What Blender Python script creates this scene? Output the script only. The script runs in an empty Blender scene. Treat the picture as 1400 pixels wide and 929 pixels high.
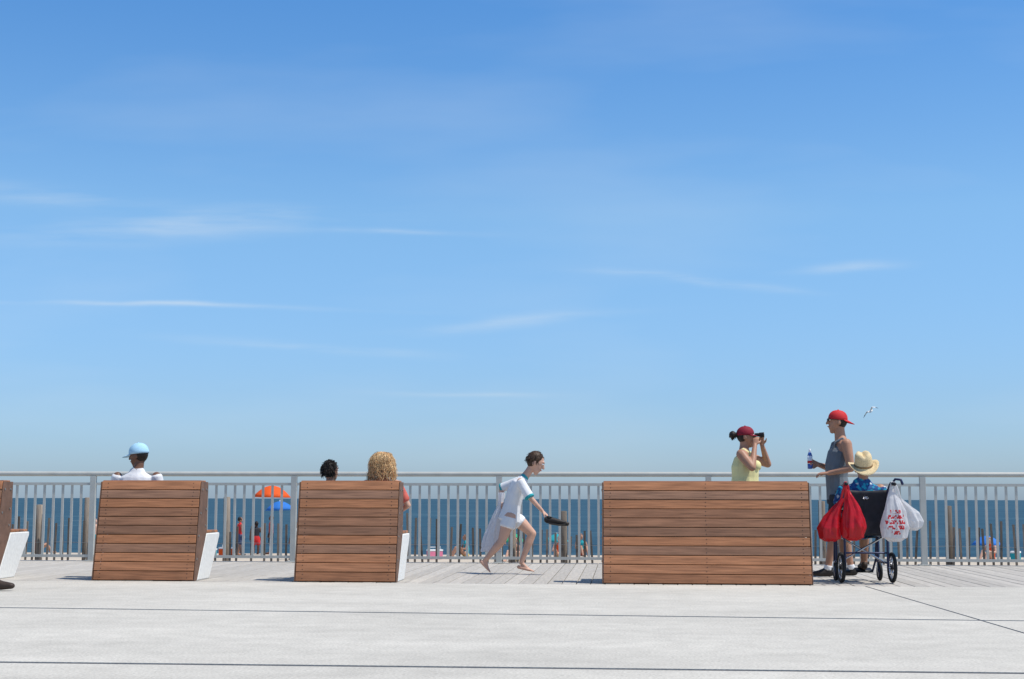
import bpy, math, random
from mathutils import Vector, Matrix, noise
from mathutils.bvhtree import BVHTree
V=Vector
rnd=random.Random(7)
scene=bpy.context.scene
pi=math.pi

# ------------------------------------------------------------------ materials
M={}
def mat(name,col,rough=.7,var=.12,scale=20,bump=0.0,metal=0,spec=.3,transl=0,island=0,stretch=(1,1,1),detail=3,dist=.01):
    m=bpy.data.materials.new(name); m.use_nodes=True
    nt=m.node_tree; N=nt.nodes; L=nt.links
    b=N['Principled BSDF']; out=N['Material Output']
    b.inputs['Roughness'].default_value=rough; b.inputs['Metallic'].default_value=metal
    b.inputs['Specular IOR Level'].default_value=spec
    tc=N.new('ShaderNodeTexCoord'); mp=N.new('ShaderNodeMapping'); mp.inputs['Scale'].default_value=stretch
    L.new(tc.outputs['Object'],mp.inputs['Vector'])
    nz=N.new('ShaderNodeTexNoise'); nz.inputs['Scale'].default_value=scale; nz.inputs['Detail'].default_value=detail
    L.new(mp.outputs['Vector'],nz.inputs['Vector'])
    r=N.new('ShaderNodeMapRange'); r.inputs['From Min'].default_value=.3; r.inputs['From Max'].default_value=.7
    r.inputs['To Min'].default_value=1-var; r.inputs['To Max'].default_value=1+var
    L.new(nz.outputs['Fac'],r.inputs['Value'])
    fac=r.outputs['Result']
    if island:
        g=N.new('ShaderNodeNewGeometry'); r2=N.new('ShaderNodeMapRange')
        r2.inputs['To Min'].default_value=1-island; r2.inputs['To Max'].default_value=1+island
        L.new(g.outputs['Random Per Island'],r2.inputs['Value'])
        mu=N.new('ShaderNodeMath'); mu.operation='MULTIPLY'
        L.new(fac,mu.inputs[0]); L.new(r2.outputs['Result'],mu.inputs[1]); fac=mu.outputs[0]
    vm=N.new('ShaderNodeVectorMath'); vm.operation='SCALE'; vm.inputs[0].default_value=col[:3]
    L.new(fac,vm.inputs['Scale']); L.new(vm.outputs['Vector'],b.inputs['Base Color'])
    if bump:
        bp=N.new('ShaderNodeBump'); bp.inputs['Strength'].default_value=bump; bp.inputs['Distance'].default_value=dist
        L.new(nz.outputs['Fac'],bp.inputs['Height']); L.new(bp.outputs['Normal'],b.inputs['Normal'])
    if transl:
        t=N.new('ShaderNodeBsdfTranslucent'); L.new(vm.outputs['Vector'],t.inputs['Color'])
        mx=N.new('ShaderNodeMixShader'); mx.inputs[0].default_value=transl
        L.new(b.outputs[0],mx.inputs[1]); L.new(t.outputs[0],mx.inputs[2]); L.new(mx.outputs[0],out.inputs['Surface'])
    M[name]=m
    return m
m=mat('wood_slat',(.37,.175,.085),rough=.6,var=.30,scale=9,bump=.25,island=.24,stretch=(.35,6,6),detail=5)
# board to board hue shift between orange and grey-brown
nt=m.node_tree; N=nt.nodes; L=nt.links
g=N.new('ShaderNodeNewGeometry'); mm=N.new('ShaderNodeMath'); mm.operation='MULTIPLY'; mm.inputs[1].default_value=7.31; L.new(g.outputs['Random Per Island'],mm.inputs[0])
fr_=N.new('ShaderNodeMath'); fr_.operation='FRACT'; L.new(mm.outputs[0],fr_.inputs[0])
mxc=N.new('ShaderNodeMix'); mxc.data_type='RGBA'; mxc.inputs[6].default_value=(.39,.165,.075,1); mxc.inputs[7].default_value=(.28,.15,.092,1); L.new(fr_.outputs[0],mxc.inputs[0])
for n_ in N:
    if n_.type=='VECT_MATH': L.new(mxc.outputs[2],n_.inputs[0])
mat('wood_end',(.17,.095,.062),rough=.6,var=.2,scale=14)
mat('bench_concrete',(.72,.72,.69),rough=.8,var=.06,scale=30,bump=.1)
mat('steel_bolt',(.35,.34,.32),rough=.4,metal=.8,var=.05)
mat('rail_paint',(.46,.46,.42),rough=.45,var=.07,scale=6,spec=.4)
mat('deck_plank',(.43,.40,.355),rough=.8,var=.12,scale=5,bump=.2,island=.09,stretch=(8,.6,8))
mat('under_deck_shade',(.03,.028,.025),rough=.95)  # near-black colour that stands for the shade below the planks
mat('joint_seal',(.08,.08,.085),rough=.9)
mat('old_wood',(.20,.165,.13),rough=.9,var=.25,scale=8,bump=.2,island=.35,stretch=(6,6,.6))
mat('sand',(.50,.43,.34),rough=.95,var=.12,scale=1.2,bump=.3)
mat('skin_light',(.60,.36,.26),rough=.55,var=.06,scale=14)
mat('skin_tan',(.42,.22,.14),rough=.5,var=.07,scale=14)
mat('skin_dark',(.16,.08,.05),rough=.5,var=.07)
mat('lips',(.42,.14,.12),rough=.4)
mat('eye_white',(.8,.8,.78),rough=.2)
mat('black',(.012,.012,.014),rough=.5)
mat('dark_hair',(.018,.013,.010),rough=.5,var=.3,scale=60,bump=.5)
mat('brown_hair',(.06,.034,.02),rough=.55,var=.3,scale=60,bump=.5)
mat('blonde_hair',(.76,.54,.29),rough=.45,var=.2,scale=30,island=.30,transl=.3)
mat('white_cloth',(.80,.80,.80),rough=.85,var=.03,scale=12,bump=.35,dist=.02,transl=.08)
mat('towel',(.80,.80,.82),rough=.95,var=.04,scale=60,bump=.5,transl=.3)
mat('teal_cloth',(.03,.33,.36),rough=.8)
mat('yellow_cloth',(.74,.68,.34),rough=.85,var=.06,scale=10,bump=.3,dist=.02)
mat('grey_cloth',(.15,.17,.19),rough=.85,var=.12,scale=9,bump=.3,dist=.02)
mat('dark_cloth',(.03,.032,.04),rough=.85,bump=.3,dist=.02)
mat('coral_cloth',(.55,.12,.09),rough=.85)
mat('khaki_cloth',(.35,.30,.22),rough=.85)
mat('denim',(.07,.10,.18),rough=.85)
mat('cap_red',(.55,.025,.03),rough=.75,var=.08)
mat('cap_maroon',(.24,.012,.03),rough=.75,var=.08)
mat('cap_blue',(.38,.62,.78),rough=.8,var=.05)
mat('shoe_dark',(.03,.025,.022),rough=.6)
mat('shoe_brown',(.045,.03,.022),rough=.55)
mat('straw',(.66,.52,.30),rough=.85,var=.18,scale=90,bump=.5)
mat('straw_band',(.25,.16,.08),rough=.8)
mat('bag_red',(.62,.015,.025),rough=.32,var=.1,spec=.5,transl=.4,scale=14,bump=.5,dist=.02)
mat('bag_white',(.80,.79,.79),rough=.32,var=.05,spec=.5,transl=.45,scale=14,bump=.5,dist=.02)
mat('bag_print',(.62,.04,.05),rough=.35,transl=.3)
mat('frame_blue',(.012,.02,.07),rough=.35,metal=.3,spec=.5)
mat('nylon_black',(.014,.015,.022),rough=.6,var=.2,bump=.2)
mat('tyre',(.018,.018,.018),rough=.8)
mat('chrome',(.5,.5,.52),rough=.25,metal=.9)
mat('bottle_white',(.8,.82,.85),rough=.3,spec=.5)
mat('bottle_blue',(.04,.12,.42),rough=.3,spec=.5)
mat('gull_white',(.78,.78,.76),rough=.8)
for n,c in dict(orange=(.85,.13,.02),blue=(.04,.22,.65),green=(.03,.42,.22),teal=(.03,.4,.45),red=(.6,.03,.03),pink=(.7,.2,.3),white=(.78,.78,.76),purple=(.2,.08,.35),yellow=(.75,.55,.08)).items():
    mat('beach_'+n,c,rough=.75,var=.08,transl=.25 if n in('orange','blue','green','teal') else 0)

m=mat('floral_shirt',(.03,.2,.4),rough=.85); nt=m.node_tree
vo=nt.nodes.new('ShaderNodeTexVoronoi'); vo.inputs['Scale'].default_value=40
tc=nt.nodes.new('ShaderNodeTexCoord'); nt.links.new(tc.outputs['Object'],vo.inputs['Vector'])
cr=nt.nodes.new('ShaderNodeValToRGB'); cr.color_ramp.interpolation='CONSTANT'
e=cr.color_ramp.elements; e[0].position=0; e[0].color=(.02,.09,.24,1); e[1].position=.4; e[1].color=(.02,.30,.42,1)
x=e.new(.7); x.color=(.5,.55,.56,1); x=e.new(.8); x.color=(.02,.05,.18,1)
sp=nt.nodes.new('ShaderNodeSeparateColor'); nt.links.new(vo.outputs['Color'],sp.inputs[0]); nt.links.new(sp.outputs[0],cr.inputs[0])
nt.links.new(cr.outputs[0],nt.nodes['Principled BSDF'].inputs['Base Color'])

def concrete_mat():
    m=bpy.data.materials.new('pavement_concrete'); m.use_nodes=True; nt=m.node_tree; N=nt.nodes; L=nt.links
    b=N['Principled BSDF']; b.inputs['Roughness'].default_value=.9; b.inputs['Specular IOR Level'].default_value=.12
    tc=N.new('ShaderNodeTexCoord')
    def nz(s,d,st=(1,1,1)):
        mp=N.new('ShaderNodeMapping'); mp.inputs['Scale'].default_value=st; L.new(tc.outputs['Object'],mp.inputs[0])
        n=N.new('ShaderNodeTexNoise'); n.inputs['Scale'].default_value=s; n.inputs['Detail'].default_value=d; L.new(mp.outputs[0],n.inputs['Vector']); return n.outputs['Fac']
    def mr(x,a,c,lo=.3,hi=.7):
        r=N.new('ShaderNodeMapRange'); r.inputs['From Min'].default_value=lo; r.inputs['From Max'].default_value=hi
        r.inputs['To Min'].default_value=a; r.inputs['To Max'].default_value=c; L.new(x,r.inputs['Value']); return r.outputs['Result']
    def mul(a,c):
        k=N.new('ShaderNodeMath'); k.operation='MULTIPLY'; L.new(a,k.inputs[0]); L.new(c,k.inputs[1]); return k.outputs[0]
    fine=nz(60,3); big=nz(.5,3,(1,2.2,1)); mid=nz(5,4)
    f=mul(mul(mr(fine,.82,1.14),mr(big,.90,1.07)),mr(mid,.93,1.06))
    vo=N.new('ShaderNodeTexVoronoi'); vo.inputs['Scale'].default_value=24; L.new(tc.outputs['Object'],vo.inputs['Vector'])
    spk=mr(vo.outputs['Distance'],.66,1.0,.06,.16); f=mul(f,spk)
    v=N.new('ShaderNodeVectorMath'); v.operation='SCALE'; v.inputs[0].default_value=(.525,.500,.445); L.new(f,v.inputs['Scale']); L.new(v.outputs[0],b.inputs['Base Color'])
    bp=N.new('ShaderNodeBump'); bp.inputs['Strength'].default_value=.35; bp.inputs['Distance'].default_value=.005
    L.new(fine,bp.inputs['Height']); L.new(bp.outputs[0],b.inputs['Normal']); M['concrete']=m
concrete_mat()
def sea_mat():
    m=bpy.data.materials.new('sea_water'); m.use_nodes=True; nt=m.node_tree; N=nt.nodes; L=nt.links
    b=N['Principled BSDF']; b.inputs['Roughness'].default_value=.5; b.inputs['Specular IOR Level'].default_value=.10
    tc=N.new('ShaderNodeTexCoord'); mp=N.new('ShaderNodeMapping'); mp.inputs['Scale'].default_value=(.12,.5,1); L.new(tc.outputs['Object'],mp.inputs[0])
    n=N.new('ShaderNodeTexNoise'); n.inputs['Scale'].default_value=.5; n.inputs['Detail'].default_value=6; L.new(mp.outputs[0],n.inputs['Vector'])
    mp2=N.new('ShaderNodeMapping'); mp2.inputs['Scale'].default_value=(.004,.02,1); L.new(tc.outputs['Object'],mp2.inputs[0])
    n2=N.new('ShaderNodeTexNoise'); n2.inputs['Scale'].default_value=1; n2.inputs['Detail'].default_value=4; L.new(mp2.outputs[0],n2.inputs['Vector'])
    cr=N.new('ShaderNodeValToRGB'); e=cr.color_ramp.elements
    e[0].position=.35; e[0].color=(.014,.044,.070,1); e[1].position=.60; e[1].color=(.030,.080,.108,1); k=e.new(.72); k.color=(.30,.38,.40,1)
    ad=N.new('ShaderNodeMix'); ad.data_type='FLOAT'; ad.inputs[0].default_value=.4; L.new(n.outputs['Fac'],ad.inputs[2]); L.new(n2.outputs['Fac'],ad.inputs[3])
    L.new(ad.outputs[0],cr.inputs[0]); L.new(cr.outputs[0],b.inputs['Base Color'])
    bp=N.new('ShaderNodeBump'); bp.inputs['Strength'].default_value=.8; bp.inputs['Distance'].default_value=.5
    L.new(n.outputs['Fac'],bp.inputs['Height']); L.new(bp.outputs[0],b.inputs['Normal']); M['sea']=m
sea_mat()

# ------------------------------------------------------------------ geometry helpers
def sph(c,ax,ay,az,n=18,m=12):
    c=V(c); vs=[c+az]; fs=[]
    for i in range(1,m):
        th=pi*i/m
        for j in range(n):
            ph=2*pi*j/n; vs.append(c+az*math.cos(th)+(ax*math.cos(ph)+ay*math.sin(ph))*math.sin(th))
    vs.append(c-az); last=len(vs)-1
    for j in range(n): fs.append((0,1+j,1+(j+1)%n)); fs.append((last,1+(m-2)*n+(j+1)%n,1+(m-2)*n+j))
    for i in range(m-2):
        for j in range(n):
            a=1+i*n+j; b=1+i*n+(j+1)%n; fs.append((a,a+n,b+n,b))
    return vs,fs
def ell(c,rx,ry,rz,n=18,m=12): return sph(c,V((rx,0,0)),V((0,ry,0)),V((0,0,rz)),n,m)
def tube(pts,rads,side=None,n=14,cap=1.0):
    pts=[V(p) for p in pts]; R=[(r,r) if not isinstance(r,(tuple,list)) else tuple(r) for r in rads]
    k=len(pts); T=[]
    for i in range(k):
        a=pts[max(i-1,0)]; b=pts[min(i+1,k-1)]; T.append((b-a).normalized())
    ref=V(side).normalized() if side is not None else (V((0,1,0)) if abs(T[0].y)<.9 else V((1,0,0)))
    rings=[]; prev=ref
    def ring(p,t,r1,r2,base):
        a=base-t*base.dot(t)
        if a.length<1e-4: a=t.orthogonal()
        a.normalize(); b=t.cross(a); rings.append([p+a*(r1*math.cos(2*pi*j/n))+b*(r2*math.sin(2*pi*j/n)) for j in range(n)]); return a
    if cap:
        for dg in (78,55,28):
            s=math.sin(math.radians(dg)); c=math.cos(math.radians(dg)); rm=min(R[0])*cap
            ring(pts[0]-T[0]*rm*s,T[0],R[0][0]*c,R[0][1]*c,prev)
    for i in range(k):
        a=ring(pts[i],T[i],R[i][0],R[i][1],ref if side is not None else prev); prev=a
    if cap:
        for dg in (28,55,78):
            s=math.sin(math.radians(dg)); c=math.cos(math.radians(dg)); rm=min(R[-1])*cap
            ring(pts[-1]+T[-1]*rm*s,T[-1],R[-1][0]*c,R[-1][1]*c,ref if side is not None else prev)
    vs=[v for r in rings for v in r]; fs=[]
    for i in range(len(rings)-1):
        for j in range(n):
            a=i*n+j; b=i*n+(j+1)%n; fs.append((a,b,b+n,a+n))
    fs.append(tuple(range(n-1,-1,-1))); o=(len(rings)-1)*n; fs.append(tuple(o+j for j in range(n)))
    return vs,fs
def cyl(a,b,r,r2=None,n=12): return tube([a,b],[r,r if r2 is None else r2],n=n,cap=0)
def obox(c,ax,ay,az):
    c=V(c); ax=V(ax);ay=V(ay);az=V(az)
    vs=[c+ax*i+ay*j+az*k for i in(-1,1) for j in(-1,1) for k in(-1,1)]
    return vs,[(0,1,3,2),(4,6,7,5),(0,4,5,1),(2,3,7,6),(0,2,6,4),(1,5,7,3)]
def box(x0,x1,y0,y1,z0,z1): return obox(((x0+x1)/2,(y0+y1)/2,(z0+z1)/2),((x1-x0)/2,0,0),(0,(y1-y0)/2,0),(0,0,(z1-z0)/2))
def prism(poly,x0,x1):
    n=len(poly); vs=[V((x0,p[0],p[1])) for p in poly]+[V((x1,p[0],p[1])) for p in poly]
    fs=[tuple(range(n)),tuple(range(2*n-1,n-1,-1))]+[(i,i+n,(i+1)%n+n,(i+1)%n) for i in range(n)]
    return vs,fs
def torus(c,axis,R,r,n=36,m=10):
    c=V(c); ax=V(axis).normalized(); a=ax.orthogonal().normalized(); b=ax.cross(a); vs=[];fs=[]
    for i in range(n):
        d=a*math.cos(2*pi*i/n)+b*math.sin(2*pi*i/n)
        for j in range(m): vs.append(c+d*(R+r*math.cos(2*pi*j/m))+ax*r*math.sin(2*pi*j/m))
    for i in range(n):
        for j in range(m): fs.append((i*m+j,((i+1)%n)*m+j,((i+1)%n)*m+(j+1)%m,i*m+(j+1)%m))
    return vs,fs
def empty(name,loc,rot=0):
    o=bpy.data.objects.new(name,None); scene.collection.objects.link(o); o.location=loc; o.rotation_euler=(0,0,rot); o.empty_display_size=.2
    return o
def mk(name,parts,parent=None,smooth=False,bevel=0,solid=0,sub=0,fix=True):
    vs=[];fs=[];mi=[];keys=[]
    for geo,k in parts:
        if k not in keys: keys.append(k)
        o=len(vs); vs+= [tuple(v) for v in geo[0]]; fs+=[tuple(i+o for i in f) for f in geo[1]]; mi+=[keys.index(k)]*len(geo[1])
    me=bpy.data.meshes.new(name); me.from_pydata(vs,[],fs)
    for k in keys: me.materials.append(M[k])
    me.polygons.foreach_set('material_index',mi)
    if smooth: me.polygons.foreach_set('use_smooth',[True]*len(fs))
    me.update()
    if fix:
        import bmesh
        bm=bmesh.new(); bm.from_mesh(me); bmesh.ops.recalc_face_normals(bm,faces=bm.faces); bm.to_mesh(me); bm.free()
    ob=bpy.data.objects.new(name,me); scene.collection.objects.link(ob)
    if parent: ob.parent=parent
    if bevel:
        b=ob.modifiers.new('bevel','BEVEL'); b.width=bevel; b.segments=2; b.limit_method='ANGLE'
    if solid:
        s=ob.modifiers.new('solid','SOLIDIFY'); s.thickness=solid; s.offset=0
    if sub:
        s=ob.modifiers.new('sub','SUBSURF'); s.levels=sub; s.render_levels=sub
    return ob

# ------------------------------------------------------------------ figure builder
class Fig:
    def __init__(s,name,loc,voxel=.007,rot=0):
        s.root=empty(name,loc,rot); s.parts=[]; s.det=[]; s.voxel=voxel
    def add(s,g,k): s.parts.append((g,k))
    def detail(s,g,k): s.det.append((g,k))
    def child(s,name,parts,**kw): return mk(name,parts,parent=s.root,**kw)
    def build(s,it=3,factor=.45,name='body'):
        tmp=mk('tmp',s.parts,fix=False)
        r=tmp.modifiers.new('r','REMESH'); r.mode='VOXEL'; r.voxel_size=s.voxel
        sm=tmp.modifiers.new('s','SMOOTH'); sm.factor=factor; sm.iterations=it
        dg=bpy.context.evaluated_depsgraph_get(); me=bpy.data.meshes.new_from_object(tmp.evaluated_get(dg))
        bpy.data.objects.remove(tmp)
        groups={}
        for g,k in s.parts:
            a=groups.setdefault(k,([],[])); o=len(a[0]); a[0].extend(g[0]); a[1].extend([tuple(i+o for i in f) for f in g[1]])
        keys=list(groups); me.materials.clear()
        for k in keys: me.materials.append(M[k])
        bv=[BVHTree.FromPolygons(groups[k][0],groups[k][1]) for k in keys]
        mi=[]
        for p in me.polygons:
            best=0;bd=1e9
            for i,b in enumerate(bv):
                h=b.find_nearest(p.center,bd)
                if h[0] is not None and h[3]<bd: bd=h[3];best=i
            mi.append(best)
        me.polygons.foreach_set('material_index',mi); me.polygons.foreach_set('use_smooth',[True]*len(me.polygons)); me.update()
        ob=bpy.data.objects.new(name,me); scene.collection.objects.link(ob); ob.parent=s.root
        if s.det: s.child('face_and_trim',s.det,smooth=True)
        return ob
def hframe(az,pitch=0):
    a=math.radians(az);p=math.radians(pitch)
    f=V((math.cos(p)*math.cos(a),math.cos(p)*math.sin(a),math.sin(p))); l=V((0,0,1)).cross(f).normalized(); return f,l,f.cross(l)
def head(F,c,az,pitch=0,k=1.0,skin='skin_light',hair='dark_hair',neck=None,hairf=True,glasses=False,nr=.052):
    c=V(c); f,l,u=hframe(az,pitch)
    P=lambda a,b,d:c+(f*a+l*b+u*d)*k
    S=lambda p,a,b,d,n=18,m=12:sph(p,f*a*k,l*b*k,u*d*k,n,m)
    F.add(S(P(-.004,0,.018),.094,.074,.100),skin)
    F.add(tube([P(.03,0,.02),P(.038,0,-.03),P(.043,0,-.075),P(.05,0,-.098)],[(.06*k,.05*k),(.056*k,.052*k),(.043*k,.043*k),(.024*k,.026*k)],side=l),skin)
    F.add(tube([P(.085,0,.03),P(.101,0,.002),P(.108,0,-.018)],[.009*k,.011*k,.013*k]),skin)
    F.add(S(P(.082,0,.042),.016,.045,.012),skin)
    F.add(S(P(.082,0,-.052),.012,.022,.011),skin)
    for sg in(-1,1):
        F.add(S(P(-.006,.078*sg,-.004),.019,.011,.031),skin)
        F.detail(S(P(.083,.030*sg,.021),.012,.014,.009,10,8),'eye_white')
        F.detail(S(P(.0925,.030*sg,.021),.004,.006,.006,8,6),'black')
        F.detail(tube([P(.086,.012*sg,.040),P(.090,.030*sg,.045),P(.078,.048*sg,.040)],[.003*k,.004*k,.003*k],n=6),hair)
    F.detail(tube([P(.088,-.022,-.050),P(.0965,0,-.048),P(.088,.022,-.050)],[.003*k,.0055*k,.003*k],n=8),'lips')
    if glasses:
        for sg in(-1,1):
            F.detail(S(P(.098,.031*sg,.020),.006,.026,.018,12,8),'black')
            F.detail(tube([P(.092,.052*sg,.027),P(.04,.082*sg,.026),P(-.01,.086*sg,.022)],[.003*k]*3,n=6),'black')
        F.detail(tube([P(.1,-.01,.026),P(.1,.01,.026)],[.003*k]*2,n=6),'black')
    if hairf: F.add(S(P(-.021,0,.026),.087,.080,.100),hair)
    if neck is not None:
        nb=V(neck); F.add(tube([nb,nb.lerp(P(-.02,0,-.06),.55),P(-.015,0,-.02)],[nr*1.15,nr,nr]),skin)
    return f,l,u,P
def hand(F,w,d,n,thumb=1,curl=25,skin='skin_light',k=1.0,spread=1.0):
    w=V(w); d=V(d).normalized(); n=V(n); n=(n-d*n.dot(d)).normalized(); s=d.cross(n)*thumb
    F.add(tube([w-d*.02*k,w+d*.02*k,w+d*.06*k,w+d*.085*k],[(.024*k,.018*k),(.032*k,.017*k),(.039*k,.015*k),(.036*k,.012*k)],side=s),skin)
    for i,(off,L) in enumerate(((.031,.070),(.0105,.080),(-.0105,.074),(-.031,.058))):
        p=w+d*.082*k+s*off*k; a=math.radians(curl*.6); dd=(d+s*off*1.5*spread).normalized(); pts=[p-d*.02*k,p]
        for fr in(.45,.31,.24):
            t=dd*math.cos(a)+n*math.sin(a); p=p+t*L*fr*k; pts.append(p); a+=math.radians(curl*(1+.08*i))
        F.add(tube(pts,[.0092*k,.0092*k,.0088*k,.008*k,.0068*k],n=10),skin)
    b=w+d*.018*k+s*.022*k; t1=(d*.62+s*.72+n*.25).normalized(); t2=(d*.9+s*.2+n*.45).normalized()
    F.add(tube([b,b+t1*.038*k,b+t1*.038*k+t2*.03*k,b+t1*.038*k+t2*.052*k],[.013*k,.011*k,.0098*k,.008*k],n=10),skin)
def lerp(a,b,t): return V(a).lerp(V(b),t)
def arm(F,s,e,w,skin,r=(.05,.046,.037,.035,.024)):
    F.add(tube([s,lerp(s,e,.5),e],[r[0],r[1],r[2]]),skin)
    F.add(tube([e,lerp(e,w,.35),w],[r[2],r[3],r[4]]),skin)
def leg(F,h,kn,an,skin,r=(.088,.074,.053,.054,.034)):
    F.add(tube([h,lerp(h,kn,.5),kn],[r[0],r[1],r[2]]),skin)
    kn=V(kn);an=V(an); F.add(tube([kn,lerp(kn,an,.33),lerp(kn,an,.75),an],[r[2],r[3],r[4]*1.15,r[4]]),skin)
def shoe(F,heel,toe,key,h=.045,w=.045,k=1,sole=None):
    heel=V(heel);toe=V(toe); d=(toe-heel).normalized(); sd=V((0,0,1)).cross(d)
    if sd.length<.1: sd=V((0,1,0))
    F.add(tube([heel+V((0,0,.006)),lerp(heel,toe,.3)+V((0,0,.01)),lerp(heel,toe,.65),toe],[(w*.75*k,h*k),(w*.8*k,h*k*1.1),(w*k,h*k*.75),(w*.8*k,h*k*.5)],side=sd),key)
def barefoot(F,heel,toe,an,skin,k=1.0):
    heel=V(heel);toe=V(toe);an=V(an); d=(toe-heel).normalized(); sd=V((0,1,0)) if abs(d.x)>abs(d.y) else V((1,0,0))
    mid=lerp(heel,toe,.55)
    F.add(tube([heel,mid,lerp(heel,toe,.82)],[(.026*k,.024*k),(.034*k,.02*k),(.040*k,.013*k)],side=sd),skin)
    F.add(tube([an,lerp(an,mid,.6),lerp(heel,toe,.7)],[.027*k,.026*k,.016*k],side=sd),skin)
    for i in range(5):
        o=sd*(-.032+.016*i)*k; F.add(tube([lerp(heel,toe,.75)+o,lerp(heel,toe,.98-.02*i)+o],[.010*k,.008*k],n=8),skin)
def capmesh(c,az,pitch,k=1.0,brim=1,rad=(.100,.087,.088),lift=.035,bl=.075,droop=.25):
    f,l,u=hframe(az,pitch); c=V(c)+u*lift*k-f*.006*k; vs=[];fs=[]; n=32;m=9
    for i in range(m+1):
        th=math.radians(2+ (100-2)*i/m)
        for j in range(n):
            ph=2*pi*j/n; vs.append(c+(u*rad[2]*math.cos(th)+(f*rad[0]*math.cos(ph)+l*rad[1]*math.sin(ph))*min(1,math.sin(th)**.85))*k)
    for i in range(m):
        for j in range(n):
            a=i*n+j;b=i*n+(j+1)%n; fs.append((a,b,b+n,a+n))
    fs.append(tuple(range(n)))
    o=len(vs); q=17; rows=5; fb=f*brim
    for i in range(q):
        a=math.radians(-62+124*i/(q-1)); co=max(0,math.cos(a*1.35))
        for r_ in range(rows):
            t=r_/(rows-1)
            p=c+(fb*(rad[0]*math.cos(a))+l*(rad[1]*math.sin(a)))*k*1.0 - u*.012*k
            p=p+fb*bl*k*t*co**.6 - u*(droop*bl*t*co+.016*t*math.sin(a)**2)*k
            vs.append(p)
    for i in range(q-1):
        for r_ in range(rows-1):
            a=o+i*rows+r_; fs.append((a,a+1,a+1+rows,a+rows))
    btn=sph(c+u*(rad[2]+.002)*k,f*.008,l*.008,u*.006,8,6)
    return (vs,fs),btn
def strands(c,az,pitch,k,count,length,r,key,seed=1,rad=(.093,.083,.103),mintheta=0,maxth=110,facecut=.35,down=.5):
    f,l,u=hframe(az,pitch); R=random.Random(seed); out=[]; c=V(c)+(u*.026-f*.018)*k
    while len(out)<count:
        th=math.radians(R.uniform(mintheta,maxth)); ph=R.uniform(0,2*pi)
        x=math.cos(ph)*math.sin(th);y=math.sin(ph)*math.sin(th);z=math.cos(th)
        if x>facecut and z<.62: continue
        nrm=(f*x+l*y+u*z); p=c+(f*x*rad[0]+l*y*rad[1]+u*z*rad[2])*k*.97
        t=(nrm*.35-u*down+V((R.gauss(0,.4),R.gauss(0,.4),R.gauss(0,.4)))).normalized()
        pts=[];rr=[];steps=5; LL=length*R.uniform(.6,1.2)
        for i in range(steps):
            s=i/(steps-1); q=p+t*LL*s-V((0,0,1))*LL*.5*s*s
            pts.append(q); rr.append(r*(1-.6*s))
        out.append((tube(pts,rr,n=4,cap=0),key))
    return out
def long_curls(c,az,k,count,key,seed):
    """loose wavy locks that follow the scalp, then hang and flare"""
    f,l,u=hframe(az,0); R=random.Random(seed); out=[]; c=V(c)+(u*.022-f*.015)*k
    while len(out)<count:
        ph=R.uniform(0,2*pi); th0=math.radians(R.uniform(0,85)); fine=len(out)>count*.55
        lay=R.uniform(.98,1.26) if not fine else R.uniform(1.1,1.42)
        rad=(.097*lay,.093*lay,.106*(.62+.38*lay))
        LL=R.uniform(.12,.26); turns=R.uniform(.9,2.4); p0=R.uniform(0,6.3); cr_=R.uniform(.006,.016)
        r=R.uniform(.003,.0048) if not fine else R.uniform(.0014,.0024)
        pts=[];rr=[];st=24; swing=R.uniform(-.9,.9); off=V((R.uniform(0,50),R.uniform(0,50),R.uniform(0,50)))
        if math.cos(ph)>.5: ph+= 1.2 if math.sin(ph)>0 else -1.2
        for i in range(st):
            s=i/(st-1); th=th0+s*LL/.10; pp=ph+swing*s
            out_=math.cos(pp)*f*rad[0]+math.sin(pp)*l*rad[1]
            if th<math.radians(96): q=c+(out_*math.sin(th)+u*rad[2]*math.cos(th))*k; nr_=(out_.normalized()*math.sin(th)+u*math.cos(th))
            else:
                ex=th-math.radians(96); q=c+(out_*(1+.10*ex)+u*rad[2]*math.cos(math.radians(96)))*k-u*ex*.10*k; nr_=out_.normalized()
            sd_=nr_.cross(V((0,0,1)))
            if sd_.length<.05: sd_=l.copy()
            sd_.normalize(); w=min(1,s*5)*cr_
            q=q+nr_*math.cos(p0+turns*6.28*s)*w+sd_*math.sin(p0+turns*6.28*s*1.15)*w
            q=q+noise.noise_vector(q*14+off)*.022*min(1,s*2)
            pts.append(q); rr.append(r*(1-.6*s*s))
        out.append((tube(pts,rr,n=5,cap=0),key))
    return out

# ================================================================== SETTING
def build_pavement():
    xs=[-52,-41,-29.5,-18.5,-7.6,2.33,13.5,24.5,35.5,50]
    ys=[-25,-18,-12,-6,-1,3.6,7.35,'s',14.5]
    def jx(x,y): return x+(14.6-y)*.036
    def jy(y,x): return (10.66-(x)*.062) if y=='s' else y
    g=.011; parts=[]
    for i in range(len(xs)-1):
        for j in range(len(ys)-1):
            def pt(xi,yj,sx,sy):
                yy=jy(ys[yj],min(max(xs[xi],-8),8)); return (jx(xs[xi],yy)+sx*g,yy+sy*(.034 if 0<yj<len(ys)-1 else 0))
            q=[pt(i,j,1,1),pt(i+1,j,-1,1),pt(i+1,j+1,-1,-1),pt(i,j+1,1,-1)]
            vs=[V((a,b,-.12)) for a,b in q]+[V((a,b,0)) for a,b in q]
            parts.append(((vs,[(3,2,1,0),(4,5,6,7),(0,1,5,4),(1,2,6,5),(2,3,7,6),(3,0,4,7)]),'concrete'))
    r=empty('concrete_pavement',(0,0,0))
    mk('slabs',parts,parent=r)
    mk('joint_filler',[(box(-53,51,-26,14.49,-.3,-.004),'joint_seal')],parent=r)
build_pavement()
r=empty('wooden_deck',(0,0,0)); P=[]
x=-52.0
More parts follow.
